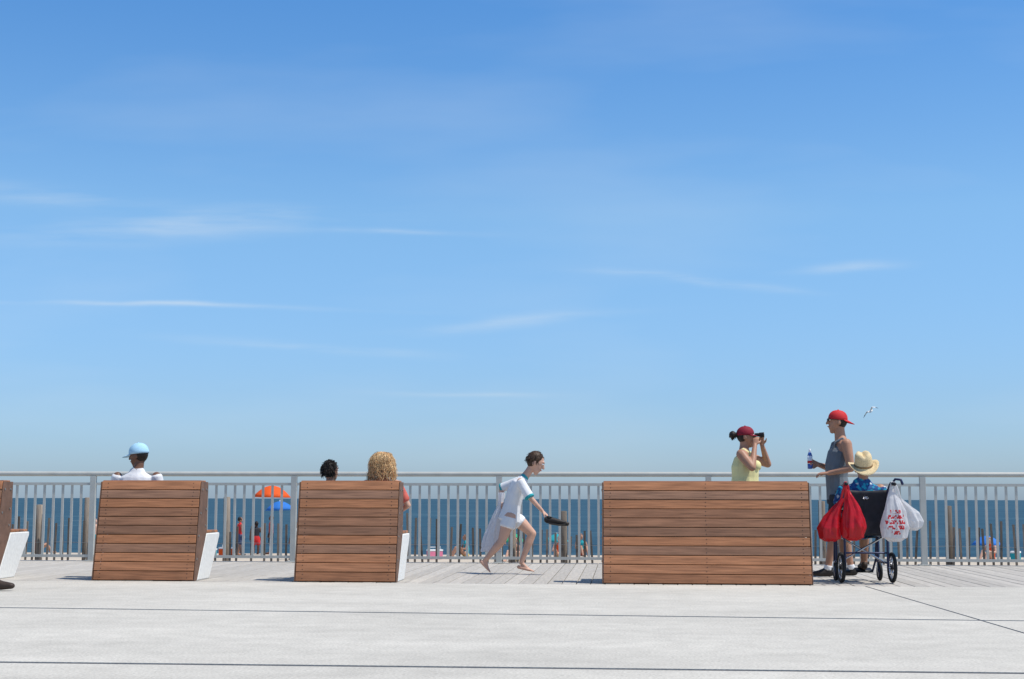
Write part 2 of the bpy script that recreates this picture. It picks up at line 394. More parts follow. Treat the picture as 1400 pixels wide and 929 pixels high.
while x<51:
    P.append((box(x,x+.134,14.52,19.32+rnd.uniform(-.006,.006),-.045,rnd.uniform(-.0015,.0015)),'deck_plank')); x+=.142
mk('planks',P,parent=r,bevel=.003)
mk('dark_base_sheet',[(box(-52,51,14.515,19.28,-.3,-.05),'under_deck_shade')],parent=r)  # one solid black sheet, painted-in shade for the gaps between planks
mk('fascia',[(box(-52,51,19.33,19.40,-2.4,-.06),'old_wood')],parent=r)
r=empty('metal_railing',(0,19.1,0))
X0,X1=-7.02-2.71*9,-7.02+2.71*16
posts=[];pick=[]
n=0; x=X0
while x<=X1+.01:
    posts.append((box(x-.037,x+.037,-.03,.03,0,1.125),'rail_paint'))
    posts.append((box(x-.075,x+.075,-.07,.07,.001,.013),'rail_paint'))
    for sx in(-.055,.055): posts.append((cyl((x+sx,-.05,.013),(x+sx,-.05,.03),.008,n=6),'steel_bolt'))
    k=20; step=(2.71-.074)/(k+1)
    if x<X1-.1:
        for i in range(1,k+1):
            px=x+.037+step*i; pick.append((box(px-.0155,px+.0155,-.008,.008,.085,1.0),'rail_paint'))
        for z0,z1 in((1.0,1.035),(.05,.085)): pick.append((box(x+.037,x+2.71-.037,-.02,.02,z0,z1),'rail_paint'))
    x+=2.71
mk('posts',posts,parent=r,bevel=.003); mk('pickets_and_rails',pick,parent=r)
mk('top_rail',[(tube([(X0-.5,0,1.15),(X1+.5,0,1.15)],[.032,.032],n=16),'rail_paint')],parent=r,smooth=True)
def bz(x,y):
    if y<19: return -2.2
    z=-1.6
    if 19<=y<20.5: z=-2.2+.6*(y-19)/1.5
    d=math.exp(-((y-24.5)/3.0)**2)*1.0
    z+=d
    if y>65: z=-1.6-(y-65)/30*1.5
    return z+.10*noise.noise(V((x*.15,y*.15,0)))*(1 if y<66 else .6)
ysl=[-400,-120,-40,-26,0,17,19,19.8,20.6]+[21.5+i*1.0 for i in range(16)]+[40+3*i for i in range(22)]
xsl=[-700,-400,-250,-150]+[-100+2.5*i for i in range(81)]+[150,250,400,700]
vs=[V((a,b,bz(a,b))) for b in ysl for a in xsl]; w=len(xsl)
fs=[(j*w+i,j*w+i+1,(j+1)*w+i+1,(j+1)*w+i) for j in range(len(ysl)-1) for i in range(w-1)]
mk('beach_sand',[((vs,fs),'sand')],smooth=True)
vs=[V(p) for p in((-30000,88,-2.85),(30000,88,-2.85),(30000,40000,-2.85),(-30000,40000,-2.85))]
mk('sea',[((vs,[(0,1,2,3)]),'sea')])
r=empty('sand_fence',(0,23.0,0)); P=[]
x=-16.0
while x<17:
    t=.42+.10*math.sin(x*1.3)+.06*math.sin(x*3.1)+rnd.uniform(-.06,.07)
    if rnd.random()>.10:
        lean=rnd.gauss(0,.02); z0=-.75; h=(t-z0)/2; cx=x+rnd.uniform(-.012,.012)
        P.append((obox((cx,.15*math.sin(x*.6)+rnd.uniform(-.01,.01),z0+h),(.017,0,0),(0,.006,0),(lean,0,h)),'old_wood'))
    x+=.115
mk('slats',P,parent=r)
P=[]
for x in(-14.2,-12.0,-9.38,-8.62,-6.3,-4.0,-1.7,-.9,.84,3.1,5.0,6.9,9.1,11.6,13.9):
    t=rnd.uniform(.6,.85); y=.15*math.sin(x*.6)+.09
    P.append((tube([(x,y,-.9),(x+rnd.uniform(-.02,.02),y,t)],[.062,.052],n=10,cap=.15),'old_wood'))
mk('stakes',P,parent=r,smooth=True)
P=[]
for z in(-.3,.12):
    pts=[(x*.5,.15*math.sin(x*.3)-.012,z+.01*math.sin(x*2)) for x in range(-32,34)]
    P.append((tube(pts,[.004]*len(pts),n=5),'steel_bolt'))
mk('wire',P,parent=r)

# ================================================================== BENCHES
def bench(x0,w,seed):
    R=random.Random(seed); e=empty('park_bench',(x0,14.6,0))
    sl=V((0,.19,1.0)).normalized(); nn=V((0,-1.0,.19)).normalized(); P=[];S=[]
    H=1.0/11*math.hypot(1,.19)
    for i in range(11):
        c=sl*(H*(i+.5)+.008)+V((w/2,0,0))-nn*(.018+R.uniform(-.002,.002)); P.append((obox(c,(w/2-R.uniform(0,.003),0,0),nn*.0175,sl*(H/2-.0035)),'wood_slat'))
        for sx in [.07,w-.07]+([w/2] if w>1.5 else []):
            for sz in(-.02,.02):
                p=c+sl*sz+nn*.0172; p.x=sx+R.uniform(-.004,.004); S.append((cyl(p,p+nn*.0015,.0045,n=8),'black'))
    for i in range(5):
        z=.53+i*.093; y=.405+.00*i; P.append((box(.004,w-.004,y-.018,y+.018,z,z+.085),'wood_slat'))
    for i in range(2): P.append((box(.002,w-.002,.215+i*.088,.296+i*.088,.987,1.012),'wood_slat'))
    for i in range(4): P.append((box(.004,w-.004,.46+i*.107,.56+i*.107,.472,.496),'wood_slat'))
    mk('slats',P,parent=e,bevel=.004); mk('screws',S,parent=e)
    plate=[(.045,.004),(.235,.984),(.385,.984),(.385,.5),(.35,.40),(.10,.004)]
    plate2=[(.004,.004),(.193,.998),(.425,.998),(.415,.50),(.36,.40),(.10,.004)]
    P=[(prism(plate,.10,w-.10),'wood_end')]
    for a,b in((-.013,-.003),(w+.003,w+.013)): P.append((prism(plate2,a,b),'wood_end'))
    mk('end_plates',P,parent=e,bevel=.002)
    B=[]
    for sgn,xx in((-1,-.013),(1,w+.013)):
        for y,z in((.07,.22),(.12,.45),(.17,.68),(.22,.92),(.36,.92),(.36,.72),(.35,.55)):
            B.append((cyl((xx,y,z),(xx+sgn*.006,y,z),.012,n=8),'steel_bolt'))
    mk('bolts',B,parent=e)
    mk('concrete_seat',[(prism([(.115,.0),(.37,.395),(.43,.468),(.90,.468),(.90,.43),(.55,.0)],-.012,w+.012),'bench_concrete')],parent=e,bevel=.01)
bench(-7.43,1.03,1); bench(-5.345,1.035,2); bench(-3.27,1.01,3); bench(-.19,2.03,4)

# ================================================================== RUNNING BOY
F=Fig('running_boy',(-1.233,16.4,0),.006)
sd=V((0,1,0)); sk='skin_light'
F.add(tube([(-.03,0,.595),(-.015,0,.66),(.01,0,.77),(.045,0,.90),(.09,0,1.00),(.135,0,1.062)],[(.135,.125),(.125,.112),(.110,.096),(.118,.100),(.130,.088),(.075,.055)],side=sd,cap=.25),'white_cloth')
F.add(tube([(.138,0,1.065),(.156,0,1.088)],[(.058,.05),(.052,.045)],side=sd,cap=.2),'teal_cloth')
BH=(.265,0,1.228)
f,l,u,HP=head(F,BH,0,-24,1.0,sk,'brown_hair',neck=(.14,0,1.065),nr=.042)
F.add(sph(V(BH)+(u*.042-f*.022),f*.092,l*.086,u*.094),'brown_hair')
S1,E1,W1=(.105,-.125,1.025),(.205,-.17,.86),(.355,-.15,.695)
arm(F,S1,E1,W1,sk,(.038,.034,.029,.028,.019))
F.add(tube([S1,lerp(S1,E1,.5),lerp(S1,E1,.98)],[.052,.052,.055],cap=.3),'white_cloth')
F.add(tube([lerp(S1,E1,1.0),lerp(S1,E1,1.10)],[.057,.056],cap=.1),'teal_cloth')
hand(F,W1,(.7,0,-.62),(-.4,.2,-.8),thumb=-1,curl=55,skin=sk,k=.8)
S2,E2,W2=(.07,.125,1.03),(-.13,.19,.955),(-.115,.10,.80)
arm(F,S2,E2,W2,sk,(.038,.034,.029,.028,.019))
F.add(tube([S2,lerp(S2,E2,.5),lerp(S2,E2,.92)],[.052,.05,.052],cap=.3),'white_cloth')
F.add(tube([lerp(S2,E2,.93),lerp(S2,E2,1.03)],[.054,.053],cap=.1),'teal_cloth')
hand(F,W2,(-.15,-.1,-1),(.9,0,-.1),thumb=1,curl=60,skin=sk,k=.8)
leg(F,(-.015,-.065,.63),(-.10,-.08,.37),(-.285,-.075,.155),sk,(.078,.067,.047,.045,.027))
barefoot(F,(-.325,-.075,.135),(-.225,-.075,.022),(-.285,-.075,.155),sk,.85)
leg(F,(.03,.065,.63),(.225,.08,.445),(.105,.07,.125),sk,(.078,.067,.047,.045,.027))
barefoot(F,(.075,.07,.075),(.255,.07,.028),(.105,.07,.125),sk,.85)
F.add(tube([(-.015,-.06,.62),(-.045,-.07,.52)],[.086,.088],cap=.2),'white_cloth')
F.add(tube([(.02,.06,.62),(.09,.07,.56)],[.086,.088],cap=.2),'white_cloth')
F.build()
F.child('hair_strands',strands(BH,0,-24,1.04,520,.026,.0032,'brown_hair',seed=3,down=.45,facecut=.45),smooth=True)
def sack(path,rads,key,n=56,m=36,folds=7,amp=.16,seed=0,cl=(0,1),printed=None,side=(1,0,0)):
    path=[V(p) for p in path]; vs=[];fs=[]; K=len(path)-1
    A=V(side); 
    def samp(arr,t):
        x=t*K;i=min(int(x),K-1);q=x-i; q2=q*q*(3-2*q)*.5+q*.5
        if isinstance(arr[0],Vector): return arr[i].lerp(arr[i+1],q2)
        return tuple(a*(1-q2)+b*q2 for a,b in zip(arr[i],arr[i+1]))
    B=V((0,0,1)).cross(A).normalized()
    for i in range(m+1):
        t=i/m; c=samp(path,t); r=samp(rads,t)
        for j in range(n):
            ph=2*pi*j/n
            q=V((math.cos(ph)*1.3,math.sin(ph)*1.3,t*2.2+seed*7.7)); w_=noise.noise(q*1.6)*.9+noise.noise(q*4)*.35
            k=1+amp*(math.sin(folds*ph+3*w_+seed)*(.3+.7*(1-abs(2*t-1)))+w_)
            vs.append(c+A*math.cos(ph)*r[0]*k+B*math.sin(ph)*r[1]*k+V((0,0,.012*noise.noise(q*3))))
    for i in range(m):
        for j in range(n):
            a=i*n+j;b=i*n+(j+1)%n; fs.append((a,b,b+n,a+n))
    if cl[0]: fs.append(tuple(range(n)))
    if cl[1]: fs.append(tuple(m*n+j for j in range(n)))
    return vs,fs
F.child('towel',[(sack([(-.12,.09,.90),(-.13,.09,.76),(-.17,.10,.62),(-.215,.10,.45),(-.235,.10,.30),(-.24,.10,.24)],[(.035,.02),(.03,.022),(.065,.035),(.085,.04),(.105,.045),(.11,.04)],'towel',folds=9,amp=.2,seed=2),'towel')],smooth=True)
for i,(dx,dy,dz) in enumerate(((0,-.19,0),(.03,-.10,-.015))):
    a=V((.40+dx,dy,.605+dz)); b=V((.60+dx,dy,.575+dz))
    g=[(tube([a,lerp(a,b,.3),lerp(a,b,.65),b],[(.028,.034),(.03,.036),(.038,.026),(.03,.018)],side=(0,1,0)),'shoe_dark'),
       (tube([a-V((0,0,.03)),lerp(a,b,.5)-V((0,0,.03)),b-V((0,0,.018))],[(.032,.010),(.038,.010),(.03,.009)],side=(0,1,0)),'black'),
       (torus(a+V((.035,0,.03)),(.2,0,1),.026,.006,20,6),'black')]
    F.child('carried_shoe',g,smooth=True)

# ================================================================== WOMAN WITH BINOCULARS
F=Fig('woman_with_binoculars',(1.391,16.8,0),.007); sk='skin_tan'
f0,l0,u0=hframe(-12); sd=l0
F.add(tube([(-.02,0,.80),(-.01,0,.92),(0,0,1.08),(.0,0,1.20),(0,0,1.30),(0,0,1.345)],[(.20,.165),(.20,.165),(.175,.15),(.18,.155),(.165,.12),(.13,.07)],side=sd,cap=.3),'yellow_cloth')
F.add(tube([(0,0,1.28),(-.005,0,1.345),(-.01,0,1.395),(-.01,0,1.43)],[(.15,.09),(.165,.07),(.09,.055),(.05,.05)],side=sd,cap=.4),sk)
for sg in(-1,1):
    b=l0*.085*sg; F.add(tube([b+V((.09,0,1.24)),b+V((.06,0,1.36)),b+V((-.01,0,1.398)),b+V((-.07,0,1.35))],[(.022,.012)]*4,side=sd),'yellow_cloth')
    F.add(sph(V((.115,0,1.21))+l0*.075*sg,V((.06,0,0)),V((0,.065,0)),V((0,0,.065))),'yellow_cloth')
hc=(.015,0,1.535)
f,l,u,HP=head(F,hc,-6,2,1.0,sk,'dark_hair',neck=(-.01,0,1.38))
F.add(ell((-.135,0,1.56),.042,.045,.045),'dark_hair')
S1,E1,W1=(-.055,-.175,1.335),(.055,-.27,1.185),(.105,-.105,1.44)
arm(F,S1,E1,W1,sk,(.058,.054,.043,.038,.025)); hand(F,W1,(.15,.28,.8),(.3,.9,.1),thumb=-1,curl=42,skin=sk,k=.92)
S2,E2,W2=(.02,.17,1.335),(.275,.215,1.235),(.205,.105,1.445)
arm(F,S2,E2,W2,sk,(.058,.054,.043,.038,.025)); hand(F,W2,(-.15,-.3,.8),(.1,-.9,.1),thumb=1,curl=42,skin=sk,k=.92)
for sg in(-1,1):
    h=V((0,0,.86))+l0*.095*sg; k_=V((.01,0,.47))+l0*.10*sg; a=V((0,0,.08))+l0*.10*sg
    leg(F,h,k_,a,sk,(.10,.085,.058,.056,.036)); F.add(tube([h,lerp(h,k_,.75)],[.12,.098],cap=.1),'denim')
    shoe(F,a+V((-.04,0,-.04)),a+V((.15,0,-.05)),'shoe_brown')
F.build()
g,b=capmesh(hc,-6,2,1.0); F.child('cap',[(g,'cap_maroon'),(b,'cap_maroon')],smooth=True,solid=.004)
F.child('hair_bun',strands((-.127,0,1.548),0,0,.42,160,.014,.0025,'dark_hair',seed=11,facecut=2,maxth=178,down=.2),smooth=True)
B=[]
for sg in(-1,1):
    p=HP(.100,.033*sg,.022); q=HP(.15,.033*sg,.020); t=HP(.205,.037*sg,.018)
    B+=[(cyl(p,q,.017,.019),'black'),(cyl(q,t,.024,.027),'black'),(torus(t,f,.026,.003,20,6),'steel_bolt')]
B.append((cyl(HP(.13,-.02,.022),HP(.13,.02,.022),.010),'black')); F.child('binoculars',B,smooth=False,bevel=.001)

# ================================================================== MAN IN RED CAP
F=Fig('man_in_red_cap',(2.365,16.3,0),.007); sk='skin_tan'; sd=V((0,1,0))
F.add(tube([(-.005,0,.84),(-.01,0,.95),(-.025,0,1.07),(-.02,0,1.2),(.01,0,1.33),(.035,0,1.415)],[(.172,.132),(.168,.128),(.155,.118),(.168,.128),(.172,.125),(.12,.09)],side=sd,cap=.3),'grey_cloth')
F.add(tube([(.02,0,1.34),(.035,0,1.435),(.035,0,1.49),(.03,0,1.52)],[(.165,.085),(.165,.075),(.10,.06),(.055,.055)],side=sd,cap=.4),sk)
for sg in(-1,1):
    b=V((0,.095*sg,0)); F.add(tube([b+V((-.085,0,1.34)),b+V((-.05,0,1.45)),b+V((.03,0,1.497)),b+V((.105,0,1.44)),b+V((.13,0,1.34))],[(.024,.012)]*5,side=sd),'grey_cloth')
hc=(-.005,0,1.675)
f,l,u,HP=head(F,hc,180,3,1.04,sk,'dark_hair',neck=(.03,0,1.47),glasses=True,nr=.058)
S1,E1,W1=(.06,-.195,1.43),(.095,-.245,1.165),(-.135,-.20,1.115)
arm(F,S1,E1,W1,sk,(.06,.052,.040,.038,.026)); hand(F,W1,(-1,.15,-.03),(0,.2,-1),thumb=-1,curl=30,skin=sk)
S2,E2,W2=(.03,.195,1.43),(-.03,.25,1.165),(-.205,.12,1.215)
arm(F,S2,E2,W2,sk,(.06,.052,.040,.038,.026)); hand(F,W2,(-.9,-.25,.25),(-.1,-.9,.1),thumb=-1,curl=58,skin=sk)
legs=[((-.01,-.09,.86),(-.075,-.10,.48),(-.155,-.10,.09),(-.12,-.10,.045),(-.32,-.11,.035)),((.01,.09,.86),(.055,.10,.48),(.125,.10,.09),(.165,.10,.045),(-.03,.11,.035))]
for h,kn,an,he,to in legs:
    leg(F,h,kn,an,sk); F.add(tube([h,lerp(h,kn,.5),lerp(h,kn,1.12)],[.112,.10,.098],cap=.1),'dark_cloth'); shoe(F,he,to,'shoe_dark')
    F.add(tube([lerp(kn,an,.93),lerp(kn,an,1.02)],[.043,.043],cap=.2),'white_cloth')
F.add(tube([(0,0,.80),(-.005,0,.93)],[(.175,.135),(.17,.13)],side=sd,cap=.3),'dark_cloth')
F.build()
g,b=capmesh(hc,180,3,1.04,brim=-1,droop=.55,lift=.04); F.child('cap',[(g,'cap_red'),(b,'cap_red')],smooth=True,solid=.004)
c=V((-.30,.075,1.17)); t=V((0,0,1))
F.child('spray_bottle',[(tube([c,c+t*.05],[.027,.028],cap=.2),'bottle_blue'),(tube([c+t*.05,c+t*.14],[.0285,.028],cap=0),'bottle_white'),(tube([c+t*.14,c+t*.165,c+t*.18],[.027,.02,.013],cap=.2),'bottle_blue'),(tube([c+t*.18,c+t*.215],[.012,.011],cap=.2),'bottle_white'),(tube([c+t*.06+V((0,-.004,0)),c+t*.085+V((0,-.004,0))],[.0285,.0285],cap=0),'cap_red')],smooth=True)

# ================================================================== WHEELCHAIR
CX=2.44
W=empty('wheelchair',(CX,14.97,0),math.radians(4)); P=[];fr='frame_blue'
for sg in(-1,1):
    x=.215*sg
    P+=[(tube([(x,.06,.15),(x,.06,.50),(x,.03,.80),(x,-.01,.93),(x+.012*sg,-.06,.985),(x+.02*sg,-.12,.995)],[.0125]*6),fr),
        (tube([(x+.015*sg,-.08,.99),(x+.024*sg,-.19,.985)],[.018,.017]),'black'),
        (tube([(x,.06,.46),(x,.48,.46),(x,.52,.42),(x,.56,.20)],[.0125]*4),fr),(tube([(x,.06,.20),(x,.50,.20)],[.0115]*2),fr),
        (tube([(x,.46,.46),(x,.46,.12)],[.0125]*2),fr),
        (tube([(x+.02*sg,.06,.70),(x+.02*sg,.38,.70),(x+.02*sg,.42,.66),(x+.02*sg,.42,.46)],[.0115]*4),fr),
        (tube([(x+.02*sg,.09,.725),(x+.02*sg,.36,.725)],[(.026,.016)]*2,side=(1,0,0)),'black'),
        (tube([(x,.56,.22),(x*.95,.66,.10)],[.011]*2),fr),
        (obox((x*.55,.70,.10),(.085,0,0),(0,.07,.015),(0,0,.008)),'black'),
        (cyl((x,.06,.155),(x+.055*sg,.06,.155),.012),'chrome')]
P+=[(tube([(-.21,.25,.21),(.21,.25,.45)],[.010]*2),'chrome'),(tube([(.21,.27,.21),(-.21,.27,.45)],[.010]*2),'chrome'),(tube([(-.21,.065,.30),(.21,.065,.30)],[.009]*2),fr)]
P.append((tube([(.225,.02,.88),(.245,-.02,.98),(.28,-.05,1.035),(.33,-.07,1.03),(.345,-.07,.99)],[.011,.011,.012,.014,.014]),fr))
mk('frame',P,parent=W,smooth=True)
P=[]
for sg in(-1,1):
    c=V((.255*sg,.06,.155)); R_=.135
    P+=[(torus(c,(1,0,0),R_,.0185),'tyre'),(torus(c,(1,0,0),R_-.022,.007),'chrome'),(cyl(c-V((.02,0,0)),c+V((.02,0,0)),.022),'black')]
    for i in range(8):
        a=2*pi*i/8; d=V((0,math.cos(a),math.sin(a))); P.append((cyl(c,c+d*(R_-.02),.005,n=6),'chrome'))
    c=V((.225*sg,.46,.095)); R_=.078
    P+=[(torus(c,(1,0,0),R_,.015),'tyre'),(cyl(c-V((.012,0,0)),c+V((.012,0,0)),.055,n=20),'frame_blue'),(tube([c+V((.022,0,0)),c+V((.022,0,.09)),c+V((0,0,.11))],[.007]*3),'chrome'),(tube([c-V((.022,0,0)),c+V((-.022,0,.09)),c+V((0,0,.11))],[.007]*3),'chrome')]
mk('wheels',P,parent=W,smooth=True)
vs=[];fs=[];n=14
for i in range(n+1):
    for j in range(n+1):
        s=i/n*2-1; t=j/n; vs.append(V((s*.212,.055-.03*t+.03*(1-s*s)*(.4+.6*math.sin(t*3))-.006*noise.noise(V((s*4,t*5,1))),.47+.46*t-.012*(1-s*s)*t)))
for i in range(n):
    for j in range(n): a=i*(n+1)+j; fs.append((a,a+1,a+n+2,a+n+1))
P=[((vs,fs),'nylon_black')]
vs=[V((sx*.212,.07+.40*t,.468-.02*(1-sx*sx))) for t in(0,.5,1) for sx in(-1,-.5,0,.5,1)]
fs=[(j*5+i,j*5+i+1,j*5+i+6,j*5+i+5) for j in range(2) for i in range(4)]
P.append(((vs,fs),'nylon_black')); mk('sling_seat_and_back',P,parent=W,smooth=True,solid=.008)
P=[]
for i in range(5):
    a=math.radians(30+i*30); d=V((math.cos(a),0,math.sin(a))); P.append((sph(V((0,.040,.83))+d*.022,d*.015,V((0,.004,0)),d.cross(V((0,1,0)))*.005,8,6),'chrome'))
mk('logo',P,parent=W,smooth=True)

F=Fig('wheelchair_passenger',(CX,14.97,0),.008,math.radians(4)); sk='skin_tan'; sd=V((1,0,0))
F.add(tube([(0,.20,.55),(0,.185,.70),(0,.17,.85),(0,.165,.95),(0,.17,1.0)],[(.17,.12),(.165,.11),(.185,.11),(.19,.09),(.10,.06)],side=sd),'floral_shirt')
hc=(.02,.20,1.135); f,l,u,HP=head(F,hc,85,-5,1.0,sk,'dark_hair',neck=(0,.17,.98))
for sg in(-1,1):
    S,E,Wr=(.185*sg,.17,.94),(.245*sg,.18,.745),(.19*sg,.38,.755); arm(F,S,E,Wr,sk)
    F.add(tube([S,lerp(S,E,.8)],[.065,.068],cap=.4),'floral_shirt'); hand(F,Wr,(-.2*sg,1,-.1),(0,0,-1),thumb=-sg,curl=30,skin=sk)
    H=(.09*sg,.20,.56); K=(.105*sg,.58,.54); A=(.11*sg,.64,.18); leg(F,H,K,A,sk); F.add(tube([H,K],[.098,.078],cap=.3),'teal_cloth')
    shoe(F,(.11*sg,.62,.145),(.11*sg,.80,.135),'shoe_brown')
F.build()
def strawhat(c,tilt,roll):
    Mx=Matrix.Translation(V(c))@Matrix.Rotation(math.radians(tilt),4,'X')@Matrix.Rotation(math.radians(roll),4,'Y'); vs=[];fs=[];n=48
    prof=[(.165,.0),(.135,-.004),(.105,-.008),(.096,0),(.094,.04),(.091,.08),(.086,.11),(.070,.135),(.045,.135),(.02,.122),(.004,.118)]
    for i,(r_,z) in enumerate(prof):
        for j in range(n):
            a=2*pi*j/n; x=r_*math.cos(a)*.92; y=r_*math.sin(a)*1.12; zz=z
            if r_>.1: zz+=((r_-.1)/.065)*(.035*abs(math.cos(a))**2.5-.035*abs(math.sin(a))**2)
            if i>=6: zz-=.022*math.exp(-(x/.022)**2)*(1 if i>=7 else .5)
            vs.append(Mx@V((x,y,zz)))
    for i in range(len(prof)-1):
        for j in range(n): a=i*n+j;b=i*n+(j+1)%n; fs.append((a,b,b+n,a+n))
    fs.append(tuple((len(prof)-1)*n+j for j in range(n)))
    band=[];bf=[]
    for z in(.006,.026):
        for j in range(n):
            a=2*pi*j/n; r_=.0985-.05*z; band.append(Mx@V((r_*math.cos(a)*.92,r_*math.sin(a)*1.12,z)))
    for j in range(n): bf.append((j,(j+1)%n,n+(j+1)%n,n+j))
    return [((vs,fs),'straw'),((band,bf),'straw_band')]
F.child('straw_hat',strawhat((.02,.175,1.175),22,-6),smooth=True,solid=.004)

def bag(name,top,path,rads,key,seed,prt=False,amp=.13):
    e=empty(name,(CX,14.97,0),math.radians(4))
    g=sack(path,rads,key,seed=seed,amp=amp,folds=6,n=120 if prt else 64,m=110 if prt else 44)
    P=[]
    if prt:
        a=([v for v in g[0]],[]);b=(a[0],[])
        for f in g[1]:
            c=sum((g[0][i] for i in f),V())/len(f); on=False
            if c.y<path[2][1] and .48<c.z<.74:
                row=math.floor((c.z-.48)/.052); fz=((c.z-.48)/.052)%1; wd_=(.05,.085,.10,.085,.05)[min(row,4)]
                if abs(c.x-.235)<wd_ and .14<fz<.86:
                    cell=noise.noise(V((c.x*75,row*9.1,round(fz*3)*3.3))); on=cell>-.12 if row in(1,2) else cell>.02
            (b if on else a)[1].append(f)
        P=[(a,key),(b,'bag_print')]
    else: P=[(g,key)]
    for dx in(-.02,.02):
        p0=V(path[0]); P.append((tube([p0+V((dx,0,-.03)),lerp(p0,top,.6)+V((dx*.7,-.012,0)),V(top)+V((0,-.0,.021))],[(.012,.004)]*3,side=(1,0,0)),key))
    mk('film',P,parent=e,smooth=True)
bag('red_plastic_bag',(-.232,-.12,.985),[(-.22,-.12,.93),(-.20,-.13,.85),(-.175,-.14,.72),(-.17,-.14,.56),(-.175,-.14,.46),(-.18,-.14,.43)],[(.018,.015),(.045,.035),(.085,.06),(.115,.085),(.10,.075),(.04,.03)],'bag_red',1,amp=.17)
bag('red_plastic_bag',(-.240,-.15,.98),[(-.27,-.14,.84),(-.32,-.13,.76),(-.37,-.12,.66),(-.40,-.12,.55),(-.40,-.12,.45),(-.40,-.12,.42)],[(.018,.015),(.04,.03),(.075,.055),(.11,.08),(.10,.075),(.045,.03)],'bag_red',2,amp=.17)
bag('white_plastic_bag',(.232,-.12,.985),[(.225,-.12,.94),(.235,-.13,.85),(.245,-.14,.72),(.24,-.14,.56),(.235,-.14,.46),(.235,-.14,.42)],[(.02,.015),(.06,.04),(.10,.07),(.13,.085),(.12,.075),(.05,.03)],'bag_white',3,prt=True)
bag('white_plastic_bag',(.240,-.16,.98),[(.29,-.13,.85),(.35,-.11,.78),(.41,-.10,.71),(.44,-.10,.62),(.44,-.10,.56),(.44,-.10,.53)],[(.015,.012),(.045,.03),(.075,.05),(.09,.06),(.075,.05),(.03,.02)],'bag_white',4,amp=.18)

# ================================================================== SEATED PEOPLE
def seated(name,x,k,az,skin,hair,shirt,pants,shoe_k,voxel=.008,pitch=0,elb=.06,hairf=True,shw=1.0,y=15.18):
    F=Fig(name,(x,y,0),voxel); pz=.496+.105*k; sd=V((1,0,0)); b=lambda a,c,d:V((a*k,c*k,pz+d*k))
    F.add(tube([b(0,.0,-.02),b(0,-.01,.15),b(0,-.02,.32),b(0,-.015,.44),b(0,-.01,.50)],[(.165*k*shw,.12*k),(.155*k*shw,.11*k),(.175*k*shw,.115*k),(.17*k*shw,.085*k),(.09*k,.06*k)],side=sd),shirt)
    hc=b(0,.02,.67); f,l,u,HP=head(F,hc,az,pitch,.6+.4*k if k<1 else 1,skin,hair,neck=b(0,-.01,.50),hairf=hairf,nr=.05*k)
    for sg in(-1,1):
        S=b(.185*sg*shw,-.01,.455); E=b((.185*shw+elb)*sg,.02,.20); Wr=b(.14*sg,.22,.10)
        arm(F,S,E,Wr,skin,tuple(q*k for q in(.05,.046,.037,.035,.024))); F.add(tube([S,lerp(S,E,.75)],[.062*k,.06*k],cap=.5),shirt)
        hand(F,Wr,(-.3*sg,1,-.3),(0,0,-1),thumb=-sg,curl=30,skin=skin,k=k)
        H=b(.09*sg,.0,.0); K=V((.10*sg*k,.44*k,pz-.02)); A=V((.10*sg*k,.44*k+.04,.09))
        if K.y+y<15.58: K.y=15.58-y; A.y=K.y+.03
        leg(F,H,K,A,skin,tuple(q*k for q in(.088,.074,.053,.054,.034))); F.add(tube([H,K],[.095*k,.078*k],cap=.4),pants)
        shoe(F,A+V((0,-.04,-.045)),A+V((0,.15,-.055)),shoe_k,k=k)
    return F,hc
F,hc=seated('man_in_light_blue_cap',-5.107,1.0,168,'skin_dark','dark_hair','white_cloth','khaki_cloth','shoe_brown',shw=1.14,pitch=-6); F.build()
g,b=capmesh(hc,168,-6,1.05,lift=.038,rad=(.102,.088,.094),bl=.085); F.child('cap',[(g,'cap_blue'),(b,'cap_blue')],smooth=True,solid=.004)
F,hc=seated('dark_haired_child',-3.043,.79,60,'skin_tan','dark_hair','teal_cloth','denim','shoe_dark'); F.build()
F.child('hair_strands',strands(hc,60,0,.95,500,.03,.004,'dark_hair',seed=5,down=.2,maxth=125),smooth=True)
F,hc=seated('curly_blonde_woman',-2.50,.87,100,'skin_light','blonde_hair','coral_cloth','denim','shoe_brown',elb=.13); F.build()
F.child('curly_hair',long_curls(hc,100,1.02,900,'blonde_hair',9),smooth=True)

# ================================================================== WALKING MAN entering at left
F=Fig('walking_man',(-6.22,13.0,0),.01); sk='skin_tan'; sd=V((0,1,0))
F.add(tube([(0,0,.88),(0,0,1.1),(.01,0,1.3),(.02,0,1.43),(.02,0,1.48)],[(.17,.13),(.165,.12),(.19,.13),(.19,.10),(.09,.06)],side=sd),'denim')
head(F,(.05,0,1.65),0,0,1.0,sk,'dark_hair',neck=(.02,0,1.46))
for sg,hx,kx,ax in((-1,.02,.27,.57),(1,0,-.05,-.36)):
    H=(hx,.09*sg,.88);K=(kx,.09*sg,.50);A=(ax,.09*sg,.10 if sg<0 else .14)
    if sg<0: A=(.53,-.09,.10)
    leg(F,H,K,A,sk); F.add(tube([H,K,lerp(K,A,.8)],[.10,.082,.07],cap=.2),'khaki_cloth')
    if sg<0: shoe(F,(.50,-.09,.055),(.755,-.09,.045),'shoe_brown',h=.055)
    else: shoe(F,(ax-.02,.09,.10),(ax+.15,.09,.035),'shoe_brown')
    S=(.01,.20*sg,1.42);E=(-.02+.03*sg,.24*sg,1.14);Wr=(.03+.08*sg,.22*sg,.90); arm(F,S,E,Wr,sk); F.add(tube([S,lerp(S,E,.7)],[.066,.064],cap=.4),'denim'); hand(F,Wr,(.1,0,-1),(0,-sg,0),thumb=-sg,curl=22,skin=sk)
F.build()

